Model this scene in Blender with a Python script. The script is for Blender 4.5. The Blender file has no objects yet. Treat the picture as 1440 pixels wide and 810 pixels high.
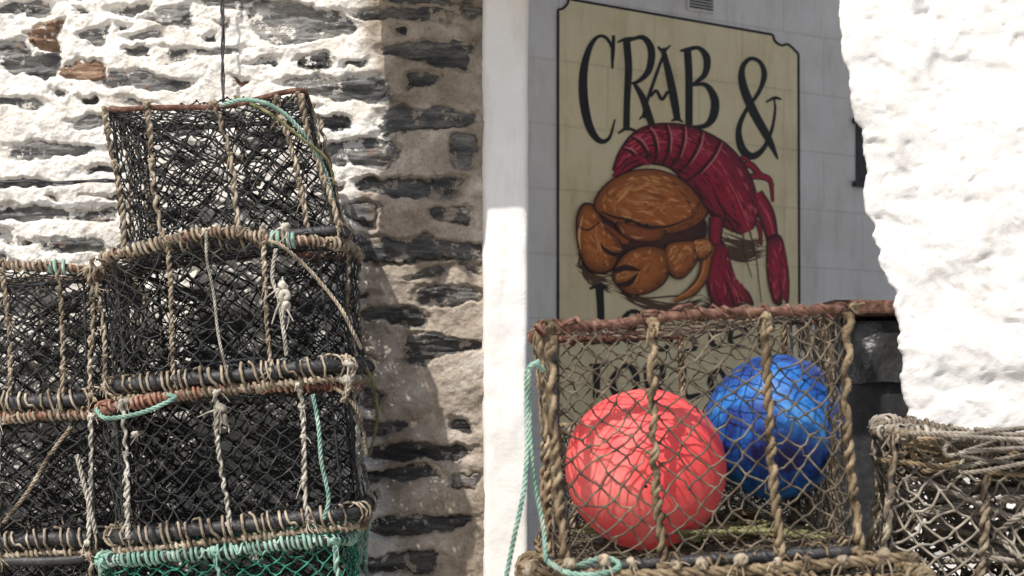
import bpy, bmesh, math, numpy as np
from mathutils import Vector, Euler
R=np.random.default_rng(7)
scn=bpy.context.scene
# ---------------------------------------------------------------- camera calibration
K=0.0005; CZ=1.5; HY=540
def W(px,py,d): return np.array([(px-720)*K*d, d, CZ+(HY-py)*K*d])
# ---------------------------------------------------------------- noise
def _h(ix,iy,s):
    n=(ix.astype(np.int64)*374761393+iy.astype(np.int64)*668265263+s*974711)&0xffffffff
    n=((n^(n>>13))*1274126177)&0xffffffff
    return ((n^(n>>16))&0xffffff)/float(0xffffff)
def vn(x,y,s=0):
    x=np.asarray(x,float);y=np.asarray(y,float)
    ix=np.floor(x).astype(np.int64);iy=np.floor(y).astype(np.int64);fx=x-ix;fy=y-iy
    fx=fx*fx*(3-2*fx);fy=fy*fy*(3-2*fy)
    a=_h(ix,iy,s);b=_h(ix+1,iy,s);c=_h(ix,iy+1,s);d=_h(ix+1,iy+1,s)
    return (a*(1-fx)+b*fx)*(1-fy)+(c*(1-fx)+d*fx)*fy-0.5
def fbm(x,y,s=0,o=4):
    r=0;a=1.0
    for k in range(o):
        r=r+a*vn(x*2**k,y*2**k,s+k*17);a*=.5
    return r
# ---------------------------------------------------------------- mesh builder
class MB:
    def __init__(s): s.v=[];s.f=[];s.n=0;s.c=[]
    def add(s,v,f,c=None):
        v=np.asarray(v,float).reshape(-1,3);s.v.append(v);s.f.append(np.asarray(f,np.int64).reshape(-1,4)+s.n);s.n+=len(v)
        if c is not None: s.c.append(np.asarray(c,float).reshape(-1,3))
    def build(s,name,mat,parent=None,smooth=True,attrs=None):
        v=np.concatenate(s.v);f=np.concatenate(s.f)
        m=bpy.data.meshes.new(name)
        m.vertices.add(len(v));m.vertices.foreach_set("co",v.astype(np.float32).ravel())
        m.loops.add(len(f)*4);m.loops.foreach_set("vertex_index",f.astype(np.int32).ravel())
        m.polygons.add(len(f));m.polygons.foreach_set("loop_start",(np.arange(len(f))*4).astype(np.int32))
        m.update(calc_edges=True)
        m.polygons.foreach_set("use_smooth",np.full(len(f),smooth))
        if s.c:
            c=np.concatenate(s.c);c=np.c_[c,np.ones(len(c))]
            a=m.attributes.new("Col","FLOAT_COLOR","POINT");a.data.foreach_set("color",c.astype(np.float32).ravel())
        if attrs:
            for k,x in attrs.items():
                a=m.attributes.new(k,"FLOAT","POINT");a.data.foreach_set("value",x.astype(np.float32).ravel())
        m.materials.append(mat)
        o=bpy.data.objects.new(name,m);scn.collection.objects.link(o)
        if parent: o.parent=parent
        return o
def nrm(a): return a/np.maximum(np.linalg.norm(a,axis=-1,keepdims=True),1e-9)
def tube(mb,P,r,sides=6,N=None,closed=False):
    P=np.asarray(P,float);n=len(P)
    T=nrm(np.roll(P,-1,0)-np.roll(P,1,0)) if closed else nrm(np.gradient(P,axis=0))
    if N is None:
        ref=np.eye(3)[np.argmin(np.abs(T).mean(0))];N=np.broadcast_to(ref,P.shape)
    N=nrm(N-(N*T).sum(1,keepdims=True)*T);B=np.cross(T,N)
    a=np.arange(sides)*2*np.pi/sides
    r=np.broadcast_to(np.asarray(r,float),(n,))
    V=P[:,None]+r[:,None,None]*(np.cos(a)[None,:,None]*N[:,None]+np.sin(a)[None,:,None]*B[:,None])
    m=n if closed else n-1
    i=np.arange(m)[:,None];j=np.arange(sides)[None]
    i2=(i+1)%n;j2=(j+1)%sides
    F=np.stack([i*sides+j,i*sides+j2,i2*sides+j2,i2*sides+j],-1)
    mb.add(V,F)
def resample(P,step,closed=False):
    P=np.asarray(P,float)
    if closed: P=np.vstack([P,P[:1]])
    s=np.r_[0,np.cumsum(np.linalg.norm(np.diff(P,axis=0),axis=1))]
    n=max(4,int(s[-1]/step));t=np.linspace(0,s[-1],n+1)
    if closed:t=t[:-1]
    return np.stack([np.interp(t,s,P[:,k]) for k in range(3)],1),t,s[-1]
def spline(P,n=12,closed=False):
    P=np.asarray(P,float)
    Q=np.vstack([P[-1:],P,P[:2]]) if closed else np.vstack([2*P[0]-P[1],P,2*P[-1]-P[-2]])
    o=[];t=np.linspace(0,1,n,endpoint=False)[:,None]
    for i in range(1,len(Q)-2):
        a,b,c,d=Q[i-1:i+3]
        o.append(.5*((2*b)+(c-a)*t+(2*a-5*b+4*c-d)*t*t+(3*b-a-3*c+d)*t**3))
    if not closed:o.append(P[-1:])
    return np.vstack(o)
def coil(mb,P,Rc,pitch,r,t0=0,t1=1,phase=0,closed=False,sides=5,ppt=9,wob=0.0,gaps=0,rj=0):
    Q,t,L=resample(P,pitch/ppt,closed)
    T=nrm(np.roll(Q,-1,0)-np.roll(Q,1,0)) if closed else nrm(np.gradient(Q,axis=0))
    ref=np.eye(3)[np.argmin(np.abs(T).mean(0))]
    N=nrm(np.cross(T,ref));B=np.cross(T,N)
    a=2*np.pi*t/pitch+phase
    if wob: a=a+wob*np.sin(t*23+phase)+wob*np.sin(t*57)+wob*1.3*np.sin(t*131+phase)
    rad=np.cos(a)[:,None]*N+np.sin(a)[:,None]*B
    C=Q+(Rc*(1+(rj*2*vn(t/pitch*.9,t*0+phase,5) if rj else 0*t)))[:,None]*rad
    rr=r*(1+(rj*1.6*vn(t/pitch*.7,t*0+3,9) if rj else 0*t))
    k=(t/L>=t0)&(t/L<=t1)
    if gaps:
        g_=vn(t*9,t*0+phase+gaps,int(gaps*100))<(.5-gaps)
        edges=np.flatnonzero(np.diff(np.r_[0,(k&g_).astype(int),0]))
        for s0,s1 in zip(edges[::2],edges[1::2]):
            if s1-s0>8: tube(mb,C[s0:s1],rr[s0:s1],sides,N=rad[s0:s1])
        return
    if k.sum()>4: tube(mb,C[k],rr[k],sides,N=rad[k])
def rope(mb,P,r,strands=3,pitch=None,sides=5):
    pitch=pitch or r*7
    for k in range(strands):
        coil(mb,P,r*.52,pitch,r*.56,phase=k*2*np.pi/strands,sides=sides,ppt=8)
def ball(mb,c,r,sq=(1,1,1),nz=.0,seed=0,nu=12,nv=8):
    th=np.linspace(0,2*np.pi,nu,endpoint=False);ph=np.linspace(0.02,np.pi-.02,nv)
    Pp,Tt=np.meshgrid(ph,th,indexing='ij')
    D=np.stack([np.sin(Pp)*np.cos(Tt),np.sin(Pp)*np.sin(Tt),np.cos(Pp)],-1)
    rr=r*(1+nz*fbm(D[...,0]*2+seed*3.1+9,D[...,2]*2+D[...,1]*1.7+5,seed,2))
    V=np.array(c)+D*rr[...,None]*np.array(sq)
    i=np.arange(nv-1)[:,None];j=np.arange(nu)[None];j2=(j+1)%nu
    mb.add(V,np.stack([i*nu+j,(i+1)*nu+j,(i+1)*nu+j2,i*nu+j2],-1))
def knot(mb,c,r,rng):
    c=np.array(c)
    for k in range(2):
        a=np.linspace(0,2*np.pi,12,endpoint=False);ax=nrm(rng.normal(0,1,(1,3)))[0];q=nrm(np.cross(ax,[.3,.5,.81])[None])[0];p=np.cross(ax,q)
        P=c+r*.62*(np.cos(a)[:,None]*q+np.sin(a)[:,None]*p*.8)+rng.normal(0,r*.08,(12,3))
        tube(mb,P,r*.46,5,closed=True)
    for k in range(3):
        dr=rng.normal(0,1,3)*r*1.4+np.array([0,-.4*r,-1.4*r]);P=spline([c,c+dr*.5+rng.normal(0,r*.3,3),c+dr+np.array([0,0,-r*.8])],4)
        tube(mb,P,np.linspace(r*.22,r*.08,len(P)),4)
def box(mb,lo,hi,M=None):
    x0,y0,z0=lo;x1,y1,z1=hi
    v=np.array([[x0,y0,z0],[x1,y0,z0],[x1,y1,z0],[x0,y1,z0],[x0,y0,z1],[x1,y0,z1],[x1,y1,z1],[x0,y1,z1]],float)
    mb.add(v,[[0,3,2,1],[4,5,6,7],[0,1,5,4],[1,2,6,5],[2,3,7,6],[3,0,4,7]])
def net(mb,S,nu,nv,r,rng,periodic=False,jit=.18,sag=.004,sides=4,drop=0.0,knots=True):
    nu+=nu%2
    I,J=np.meshgrid(np.arange(nu+1),np.arange(nv+1),indexing='ij')
    ju=rng.normal(0,jit,I.shape);jv=rng.normal(0,jit,I.shape)
    jv[:,0]=0;jv[:,-1]=0
    if periodic: ju[-1]=ju[0];jv[-1]=jv[0]
    else: ju[0]=0;ju[-1]=0
    st=2.4*vn(I/6.,J/4.,int(rng.integers(999)))
    if periodic: st*=np.sin(np.pi*I/nu)
    st[:,0]*=.3;st[:,-1]*=.3
    U=(I+ju+st*.8)/nu
    if not periodic: U=np.clip(U,0,1)
    P=S(U,np.clip((J+jv+.9*vn(I/5.,J/3.,int(rng.integers(999)))*np.sin(np.pi*J/nv))/nv,0,1))
    P=P+rng.normal(0,.0015,P.shape)
    E=[]
    for di in(1,-1):
        k=((I+J)%2==0)&(J<nv)&(I+di>=0)&(I+di<=nu)
        i=I[k];j=J[k];E.append(np.stack([i,j,i+di,j+1],1))
    E=np.concatenate(E)
    if drop: E=E[rng.random(len(E))>drop]
    A=P[E[:,0],E[:,1]];B=P[E[:,2],E[:,3]]
    if knots: ts=np.array([0,.13,.5,.87,1]);rs=np.array([1.9,1.0,.95,1.0,1.9])*r
    else: ts=np.array([0,.5,1]);rs=np.array([1.3,1,1.3])*r
    m=len(ts)
    C=A[:,None]+(B-A)[:,None]*ts[None,:,None]
    h=m//2
    C[:,h]+=rng.normal(0,sag*.5,C[:,h].shape);C[:,h,2]-=sag*.5
    T=nrm(B-A);ref=np.where(np.abs(T[:,1:2])<.8,np.array([[0,1,0.]]),np.array([[1.,0,0]]))
    N=nrm(np.cross(T,ref));Bn=np.cross(T,N)
    a=np.arange(sides)*2*np.pi/sides
    V=C[:,:,None]+rs[None,:,None,None]*(np.cos(a)[None,None,:,None]*N[:,None,None]+np.sin(a)[None,None,:,None]*Bn[:,None,None])
    e=np.arange(len(E))[:,None,None]*m*sides;i=np.arange(m-1)[None,:,None];j=np.arange(sides)[None,None];j2=(j+1)%sides
    mb.add(V,np.stack([e+i*sides+j,e+i*sides+j2,e+(i+1)*sides+j2,e+(i+1)*sides+j],-1))
# ---------------------------------------------------------------- materials
def newmat(name):
    m=bpy.data.materials.new(name);m.use_nodes=True;nt=m.node_tree
    return m,nt,nt.nodes["Principled BSDF"]
def nd(nt,t,**k):
    n=nt.nodes.new(t)
    for a,b in k.items(): setattr(n,a,b)
    return n
def noise(nt,scale,detail=4,rough=.6,vec=None,sc3=None):
    n=nd(nt,"ShaderNodeTexNoise");n.inputs["Scale"].default_value=scale;n.inputs["Detail"].default_value=detail;n.inputs["Roughness"].default_value=rough
    if vec is None: vec=nd(nt,"ShaderNodeTexCoord").outputs["Object"]
    if sc3:
        mp=nd(nt,"ShaderNodeMapping");mp.inputs["Scale"].default_value=sc3;nt.links.new(vec,mp.inputs[0]);vec=mp.outputs[0]
    nt.links.new(vec,n.inputs["Vector"]);return n.outputs["Fac"]
def ramp(nt,fac,stops):
    r=nd(nt,"ShaderNodeValToRGB");nt.links.new(fac,r.inputs[0]);e=r.color_ramp.elements
    while len(e)<len(stops):e.new(.5)
    for x,(p,c) in zip(e,stops): x.position=p;x.color=(*c,1)
    return r.outputs[0]
def mix(nt,f,a,b,bt="MIX"):
    m=nd(nt,"ShaderNodeMix",data_type="RGBA",blend_type=bt)
    for s,v in((0,f),(6,a),(7,b)):
        if isinstance(v,bpy.types.NodeSocket): nt.links.new(v,m.inputs[s])
        else: m.inputs[s].default_value=v if s==0 else (*v,1)
    return m.outputs[2]
def math_(nt,op,a,b=0.0,c=None):
    m=nd(nt,"ShaderNodeMath",operation=op)
    for i,v in enumerate((a,b,c)):
        if v is None: continue
        if isinstance(v,bpy.types.NodeSocket): nt.links.new(v,m.inputs[i])
        else: m.inputs[i].default_value=v
    return m.outputs[0]
def bump(nt,bs,h,strength=.5,dist=.01):
    b=nd(nt,"ShaderNodeBump");b.inputs["Strength"].default_value=strength;b.inputs["Distance"].default_value=dist
    nt.links.new(h,b.inputs["Height"]);nt.links.new(b.outputs[0],bs.inputs["Normal"])
def simple(name,stops,scale=30,rough=.85,bs_=.5,bd=.003,bscale=300,detail=3,spec=.3,grime=0,bmp=True):
    m,nt,b=newmat(name)
    col=ramp(nt,noise(nt,scale,detail,.65),stops)
    if grime: col=mix(nt,grime,col,ramp(nt,noise(nt,9,3,.7),[(.36,(.22,.20,.17)),(.55,(1,1,1))]),"MULTIPLY")
    nt.links.new(col,b.inputs["Base Color"])
    b.inputs["Roughness"].default_value=rough;b.inputs["Specular IOR Level"].default_value=spec
    if bmp: bump(nt,b,noise(nt,bscale,2),bs_,bd)
    return m
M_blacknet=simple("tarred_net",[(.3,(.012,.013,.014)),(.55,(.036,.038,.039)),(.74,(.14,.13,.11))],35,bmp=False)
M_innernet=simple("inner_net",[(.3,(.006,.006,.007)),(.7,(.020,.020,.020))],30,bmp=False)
M_tannet=simple("tan_net",[(.3,(.025,.022,.017)),(.5,(.085,.070,.05)),(.7,(.21,.175,.125))],22,bmp=False)
M_palenet=simple("pale_net",[(.3,(.09,.075,.06)),(.5,(.25,.22,.18)),(.7,(.46,.42,.36))],14,grime=.6,bmp=False)
M_greennet=simple("green_net",[(.3,(.01,.08,.05)),(.55,(.03,.22,.15)),(.75,(.12,.42,.32))],30,grime=.5,bmp=False)
M_rope=simple("beige_rope",[(.28,(.07,.05,.035)),(.45,(.28,.225,.16)),(.7,(.56,.49,.38))],26,bscale=500,grime=.7)
M_rope2=simple("brown_rope",[(.3,(.05,.035,.02)),(.5,(.22,.165,.10)),(.72,(.42,.33,.22))],22,bscale=500,grime=.5)
M_orange=simple("faded_orange_twine",[(.3,(.12,.05,.035)),(.5,(.34,.17,.115)),(.7,(.48,.38,.30))],24,bscale=500,grime=.6)
M_teal=simple("teal_rope",[(.3,(.12,.25,.20)),(.55,(.29,.46,.38)),(.75,(.57,.66,.57))],20,bscale=500,grime=.5)
M_white=simple("white_rope",[(.3,(.22,.2,.16)),(.6,(.58,.55,.48))],20,bscale=500,grime=.6)
M_yel=simple("yellow_rope",[(.3,(.10,.10,.045)),(.6,(.28,.27,.13))],20,bscale=500,grime=.4)
M_rubber=simple("black_rubber",[(.3,(.012,.012,.013)),(.6,(.03,.03,.032)),(.8,(.09,.085,.08))],40,rough=.5,spec=.5)
M_rust=simple("rusty_steel",[(.3,(.05,.024,.018)),(.5,(.12,.060,.042)),(.7,(.25,.15,.115))],60,rough=.9)
M_cable=simple("cable",[(.3,(.03,.03,.035)),(.7,(.08,.08,.085))],40,rough=.6)

def mat_stone():
    m,nt,b=newmat("whitewashed_rubble")
    at=lambda n:nd(nt,"ShaderNodeAttribute",attribute_name=n).outputs["Fac"]
    sd=at("sdf");tone=at("tone");zone=at("zone")
    n1=noise(nt,60,4,.7,sc3=(1,1,1.3))
    s=math_(nt,"ADD",sd,math_(nt,"MULTIPLY",math_(nt,"SUBTRACT",n1,.5),.010))
    mr=nd(nt,"ShaderNodeMapRange");mr.inputs[1].default_value=-.0010;mr.inputs[2].default_value=.0012;mr.inputs[3].default_value=1;mr.inputs[4].default_value=0
    nt.links.new(s,mr.inputs[0]);mask=mr.outputs[0]
    sl=ramp(nt,noise(nt,7,7,.72,sc3=(1,1,4)),[(.28,(.020,.021,.022)),(.45,(.085,.086,.086)),(.58,(.19,.186,.176)),(.75,(.36,.34,.31))])
    slb=ramp(nt,noise(nt,14,5,.7,sc3=(1,1,3)),[(.3,(.05,.03,.02)),(.55,(.17,.11,.075)),(.75,(.36,.29,.22))])
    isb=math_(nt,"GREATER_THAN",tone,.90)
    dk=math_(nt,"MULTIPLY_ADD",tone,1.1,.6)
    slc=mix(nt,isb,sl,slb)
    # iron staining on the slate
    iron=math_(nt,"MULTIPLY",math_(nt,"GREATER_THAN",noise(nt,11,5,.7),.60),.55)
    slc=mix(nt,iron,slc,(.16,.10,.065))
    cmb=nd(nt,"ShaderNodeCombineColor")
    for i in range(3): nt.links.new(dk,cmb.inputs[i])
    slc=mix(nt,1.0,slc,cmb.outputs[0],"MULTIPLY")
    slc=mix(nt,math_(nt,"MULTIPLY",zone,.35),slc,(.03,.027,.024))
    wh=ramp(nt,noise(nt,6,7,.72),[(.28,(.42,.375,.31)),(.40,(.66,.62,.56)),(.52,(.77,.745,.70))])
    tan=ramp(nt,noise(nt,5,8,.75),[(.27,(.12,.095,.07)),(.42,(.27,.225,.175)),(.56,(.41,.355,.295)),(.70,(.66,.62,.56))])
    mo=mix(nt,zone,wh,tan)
    wash=math_(nt,"MULTIPLY",math_(nt,"GREATER_THAN",noise(nt,14,6,.72),.575),.8)
    mk=math_(nt,"MULTIPLY",mask,math_(nt,"SUBTRACT",1.0,wash))
    col=mix(nt,mk,mo,slc)
    dirt=ramp(nt,noise(nt,130,2,.6),[(.28,(.60,.56,.50)),(.42,(1,1,1))])
    col=mix(nt,.8,col,dirt,"MULTIPLY")
    nt.links.new(col,b.inputs["Base Color"]);b.inputs["Roughness"].default_value=.92;b.inputs["Specular IOR Level"].default_value=.2
    h=math_(nt,"ADD",noise(nt,110,4,.7),math_(nt,"MULTIPLY",noise(nt,24,5,.75,sc3=(1,1,7)),mask))
    bump(nt,b,h,.7,.008);return m
def plaster(name,c0,c1,s=5,blocks=False,bd=.006,stain=True,bstr=.6,jm=.1,bsc=45):
    m,nt,b=newmat(name)
    col=ramp(nt,noise(nt,s,5,.7),[(.3,c0),(.6,c1)])
    if stain:
        st=ramp(nt,noise(nt,3,4,.7,sc3=(4,4,.7)),[(.3,(.78,.75,.70)),(.5,(1,1,1))])
        col=mix(nt,.6,col,st,"MULTIPLY")
    h=noise(nt,bsc,5,.65)
    if blocks:
        tc=nd(nt,"ShaderNodeTexCoord");mp=nd(nt,"ShaderNodeMapping");mp.inputs["Rotation"].default_value=(math.radians(-90),0,0)
        nt.links.new(tc.outputs["Object"],mp.inputs[0])
        br=nd(nt,"ShaderNodeTexBrick");nt.links.new(mp.outputs[0],br.inputs["Vector"])
        br.inputs["Scale"].default_value=1;br.inputs["Brick Width"].default_value=.45;br.inputs["Row Height"].default_value=.25;br.inputs["Mortar Size"].default_value=.007;br.inputs["Mortar Smooth"].default_value=.8
        j=br.outputs["Fac"]
        h=math_(nt,"SUBTRACT",math_(nt,"MULTIPLY",h,.45),math_(nt,"MULTIPLY",j,.6))
        col=mix(nt,math_(nt,"MULTIPLY",j,jm),col,(.25,.22,.18))
    nt.links.new(col,b.inputs["Base Color"]);b.inputs["Roughness"].default_value=.8;b.inputs["Specular IOR Level"].default_value=.25
    bump(nt,b,h,bstr,bd);return m
M_stone=mat_stone()
M_whitewall=plaster("white_render",(.66,.645,.62),(.735,.725,.705),6,bd=.009,bstr=.5,bsc=30)
M_pil=plaster("white_paint",(.72,.71,.68),(.79,.78,.76),4,bd=.006,bstr=.4)
M_block=plaster("painted_blockwork",(.72,.68,.63),(.84,.81,.77),3,True)
M_sign=plaster("cream_sign_paint",(.78,.65,.39),(.90,.78,.51),3.5,True,stain=True,jm=.12)
M_conc=plaster("concrete",(.42,.40,.36),(.56,.53,.48),2)
m,nt,b=newmat("mural_paint")
a=nd(nt,"ShaderNodeAttribute",attribute_name="Col").outputs["Color"]
pn=ramp(nt,noise(nt,40,5,.7,sc3=(1,1,1.4)),[(.32,(.62,.56,.54)),(.48,(.95,.94,.94)),(.62,(1.0,1.0,1.0)),(.75,(1.25,1.2,1.15))])
nt.links.new(mix(nt,.8,a,pn,"MULTIPLY"),b.inputs["Base Color"]);b.inputs["Roughness"].default_value=.6
bump(nt,b,noise(nt,45,4,.65),.5,.004)
M_mural=m

def empty(name,loc=(0,0,0),rot=(0,0,0)):
    e=bpy.data.objects.new(name,None);scn.collection.objects.link(e);e.location=loc;e.rotation_euler=rot;e.empty_display_size=.1;return e
# ---------------------------------------------------------------- ground
mb=MB();g=300
mb.add([[-g,-g,0],[g,-g,0],[g,g,0],[-g,g,0]],[[0,1,2,3]])
mb.build("ground",M_conc,smooth=False)
mb=MB();box(mb,(-3.6,2.25,0.004),(3.2,4.02,.74));o=mb.build("quay_ledge",M_conc,smooth=False)
bv=o.modifiers.new("b","BEVEL");bv.width=.02;bv.segments=2
# ---------------------------------------------------------------- stone wall
YW=4.1;S=K*YW
xs=np.r_[np.arange(-5,-1.62,.03),np.arange(-1.62,-.0695,.003)];xs[-1]=-.07
zs=np.r_[np.arange(0,.9,.03),np.arange(.9,2.68,.003),np.arange(2.68,6.0,.04)]
X,Z=np.meshgrid(xs,zs,indexing='ij')
stones=[]
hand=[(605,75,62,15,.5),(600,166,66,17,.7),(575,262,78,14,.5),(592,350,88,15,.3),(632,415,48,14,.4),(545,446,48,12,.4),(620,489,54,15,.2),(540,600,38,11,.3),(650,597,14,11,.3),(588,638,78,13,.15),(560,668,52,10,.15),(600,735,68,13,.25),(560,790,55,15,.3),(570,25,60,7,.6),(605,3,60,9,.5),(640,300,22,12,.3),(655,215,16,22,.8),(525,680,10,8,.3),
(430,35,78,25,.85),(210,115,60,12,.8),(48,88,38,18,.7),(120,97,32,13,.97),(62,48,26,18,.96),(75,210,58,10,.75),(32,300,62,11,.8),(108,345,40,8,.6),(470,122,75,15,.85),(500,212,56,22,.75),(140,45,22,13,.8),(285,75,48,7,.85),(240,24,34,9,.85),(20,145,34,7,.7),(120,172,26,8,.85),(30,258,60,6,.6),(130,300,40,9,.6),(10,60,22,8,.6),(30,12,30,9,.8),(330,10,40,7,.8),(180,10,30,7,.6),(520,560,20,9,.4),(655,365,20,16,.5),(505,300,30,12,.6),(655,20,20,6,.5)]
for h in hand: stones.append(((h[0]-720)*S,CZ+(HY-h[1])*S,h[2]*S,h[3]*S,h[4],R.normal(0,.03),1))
def clear(x,z,hx,hz):
    for s in stones:
        if abs(s[0]-x)<(s[2]+hx)+.016 and abs(s[1]-z)<(s[3]+hz)+.018: return False
    return True
for k in range(4600):
    x=R.uniform(-3.2,-.09);z=R.uniform(.1,3.1);hx=R.uniform(.015,.11)*(1 if k<2200 else .45);hz=min(R.uniform(.005,.024),hx*.5)
    if z>2.9 or x+hx>-.085: continue
    if x>-.42 and R.random()<.9: continue
    if clear(x,z,hx,hz): stones.append((x,z,hx,hz,R.random()*.96,R.normal(0,.10),0))
sd=np.full(X.shape,.05);tone=np.full(X.shape,.5);pro=np.zeros(X.shape)
wx=.045*fbm(X*8,Z*14,3,5)+.008*fbm(X*70,Z*90,5,2);wz=.024*fbm(X*8,Z*10,11,4)+.014*fbm(X*32,Z*38,19,4)
for (cx,cz,hx,hz,tn,an,hd) in stones:
    i0,i1=np.searchsorted(xs,[cx-hx-.07,cx+hx+.07]);j0,j1=np.searchsorted(zs,[cz-hz-.05,cz+hz+.05])
    if i1<=i0 or j1<=j0: continue
    sl=(slice(i0,i1),slice(j0,j1))
    dx=X[sl]+wx[sl]-cx;dz=Z[sl]+wz[sl]-cz-an*dx
    tp=R.uniform(-.55,.55);hzz=hz*np.clip(1+tp*dx/hx,.3,1.7);ex_=R.uniform(2.0,6)
    q=(np.abs(dx/hx)**ex_+np.abs(dz/hzz)**ex_)**(1/ex_)
    d=(q-1)*hz
    k=d<sd[sl];sd[sl]=np.where(k,d,sd[sl]);tone[sl]=np.where(k,tn,tone[sl])
    pr=R.uniform(-.010,.020)+R.uniform(-.3,.5)*dz;pro[sl]=np.where(k,pr,pro[sl])
sm=lambda x:np.clip(x,0,1)**2*(3-2*np.clip(x,0,1))
inn=sm(-(sd+.004*vn(X*120,Z*120,77))/.004)
hm=.014*sm(sd/.008)+.012*fbm(X*12,Z*16,31,4)+.006*fbm(X*45,Z*45,37,4)+.014*fbm(X*3,Z*4,33,2)
hs=pro+.012*fbm(X*9,Z*60,41,5)+.016*np.floor(4*(vn(X*7,Z*42,47)+.5))/4-.010+.014*fbm(X*3,Z*4,33,2)
H=hm*(1-inn)+hs*inn
Y=YW-H
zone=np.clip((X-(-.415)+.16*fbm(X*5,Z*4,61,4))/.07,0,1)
n=len(xs);mm=len(zs)
i=np.arange(n-1)[:,None];j=np.arange(mm-1)[None]
mb=MB();mb.add(np.stack([X,Y,Z],-1),np.stack([i*mm+j,(i+1)*mm+j,(i+1)*mm+j+1,i*mm+j+1],-1))
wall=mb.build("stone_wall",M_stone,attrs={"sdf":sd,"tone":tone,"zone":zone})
# ---------------------------------------------------------------- plastered walls
def plastergrid(name,prof,edge,z0,z1,amp,mat,dz=.012,parent=None,seed=0,fine=.35,dim=0):
    zz=np.arange(z0,z1,dz);pr=np.array(prof)
    A,Bz=np.meshgrid(np.arange(len(pr)),zz,indexing='ij')
    ex=edge(zz)[None,:]
    Xx=ex+pr[:,0][:,None]+0*Bz;Yy=pr[:,1][:,None]+0*Bz
    al=np.r_[0,np.cumsum(np.linalg.norm(np.diff(pr,axis=0),axis=1))][:,None]+0*Bz
    Yy=Yy-amp*(fbm(al*5,Bz*5,seed,3)+fine*fbm(al*22,Bz*22,seed+5,3))
    if dim:
        wxx=al+.03*vn(al*20,Bz*20,71);wzz=Bz+.03*vn(al*20+9,Bz*20,72)
        dd=vn(wxx*15,wzz*14,seed+3);Yy=Yy+dim*sm((dd-.13)/.25)
        dd=vn(wxx*8+4,wzz*7,seed+8);Yy=Yy-dim*1.5*sm((dd-.05)/.3)
        Yy=Yy+dim*.6*sm((vn(wxx*50,wzz*55,seed+11)-.28)/.15)
    Xx=Xx+.3*amp*fbm(al*6+7,Bz*9,seed+9,3)*np.clip(1-al/.6,0,1)
    m_=len(zz);i=np.arange(len(pr)-1)[:,None];j=np.arange(m_-1)[None]
    mb=MB();mb.add(np.stack([Xx,Yy,Bz],-1),np.stack([i*m_+j,(i+1)*m_+j,(i+1)*m_+j+1,i*m_+j+1],-1))
    return mb.build(name,mat,parent)
pf=[(-.012,4.2),(-.012,4.09),(-.006,4.075),(0,4.07)]+[(a,4.068) for a in np.linspace(.01,.105,10)]+[(.113,4.071),(.118,4.08)]+[(.12,y) for y in np.linspace(4.1,5.47,30)]
plastergrid("white_pilaster",pf,lambda z:-.072+.006*vn(z*7,z*0,3),0,6.0,.010,M_pil,seed=4)
ey=np.array([-400,0,60,85,110,140,170,180,200,240,270,300,318,330,350,372,400,412,430,450,480,500,530,560,575,600,700,1200]);ex=np.array([1178,1180,1183,1186,1196,1196,1201,1214,1216,1221,1217,1219,1234,1230,1240,1237,1250,1262,1256,1264,1263,1274,1268,1271,1277,1276,1280,1290])
YR=3.9
def eR(z):
    py=HY-(z-CZ)/(K*YR);ch=np.floor(vn(z*9,z*0,31)*6)/6*.018*np.clip((py-150)/200,0,1)
    return (np.interp(py,ey,ex)-720)*K*YR+.007*fbm(z*22,z*0,8,3)+ch+.004*vn(z*120,z*0,12)
pf=[(.15,4.3),(.12,4.2),(.09,4.1),(.06,4.0),(.035,3.95),(.02,3.93),(.006,3.92),(.0,3.91),(.004,3.904),(.012,3.9)]+[(x,3.9) for x in np.arange(.020,.66,.007)]+[(x,3.9) for x in np.arange(.68,4,.05)]
plastergrid("white_rendered_wall",pf,eR,0,6.0,.026,M_whitewall,dz=.0065,seed=21,fine=.24,dim=.0080)
# ---------------------------------------------------------------- sign wall
a_=np.array([1.047,.6]);a_/=np.linalg.norm(a_);O=np.array([.179,5.5])
def uv(px,py):
    Xr=(px-720)*K;t=(5.5*a_[0]-.179*a_[1])/(a_[0]-Xr*a_[1])
    u=(t*Xr-O[0])*a_[0]+(t-O[1])*a_[1];return u,CZ+t*(HY-py)*K
ang=math.atan2(a_[1],a_[0])
def wallobj(o): o.location=(O[0],O[1],0);o.rotation_euler=(0,0,ang);return o
mb=MB();box(mb,(-.16,0,0),(2.6,.25,4.4));wallobj(mb.build("blockwork_wall",M_block,smooth=False))
sign=empty("crab_and_lobster_sign",(O[0],O[1],0),(0,0,ang))
def ribbon(mb,pts,w,ce,cc,layer,n=10,smooth=True,lim=None):
    P=np.array(pts,float);w=np.array(w if hasattr(w,'__len__') else [w]*len(P),float)
    if len(w)!=len(P): w=np.interp(np.linspace(0,1,len(P)),np.linspace(0,1,len(w)),w)
    D=np.c_[P,w]
    if smooth: D=spline(D,n)
    P=D[:,:2];w=np.maximum(D[:,2],.4)
    T=nrm(np.gradient(P,axis=0));N=np.c_[-T[:,1],T[:,0]]
    k=np.array([-1,-.8,-.35,.1,.5,.85,1]) ;cw=np.array([0,.25,.9,1,.7,.2,0])
    Q=P[:,None]+.5*w[:,None,None]*k[None,:,None]*N[:,None]
    u,v=uv(Q[...,0],Q[...,1])
    V=np.stack([u,(-.003-layer*.0006)-cw[None]*.0001+0*u,v],-1)
    C=np.array(ce)[None,None]*(1-cw)[None,:,None]+np.array(cc)[None,None]*cw[None,:,None]+0*V
    m=len(k);i=np.arange(len(P)-1)[:,None];j=np.arange(m-1)[None]
    mb.add(V,np.stack([i*m+j,(i+1)*m+j,(i+1)*m+j+1,i*m+j+1],-1),C)
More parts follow.
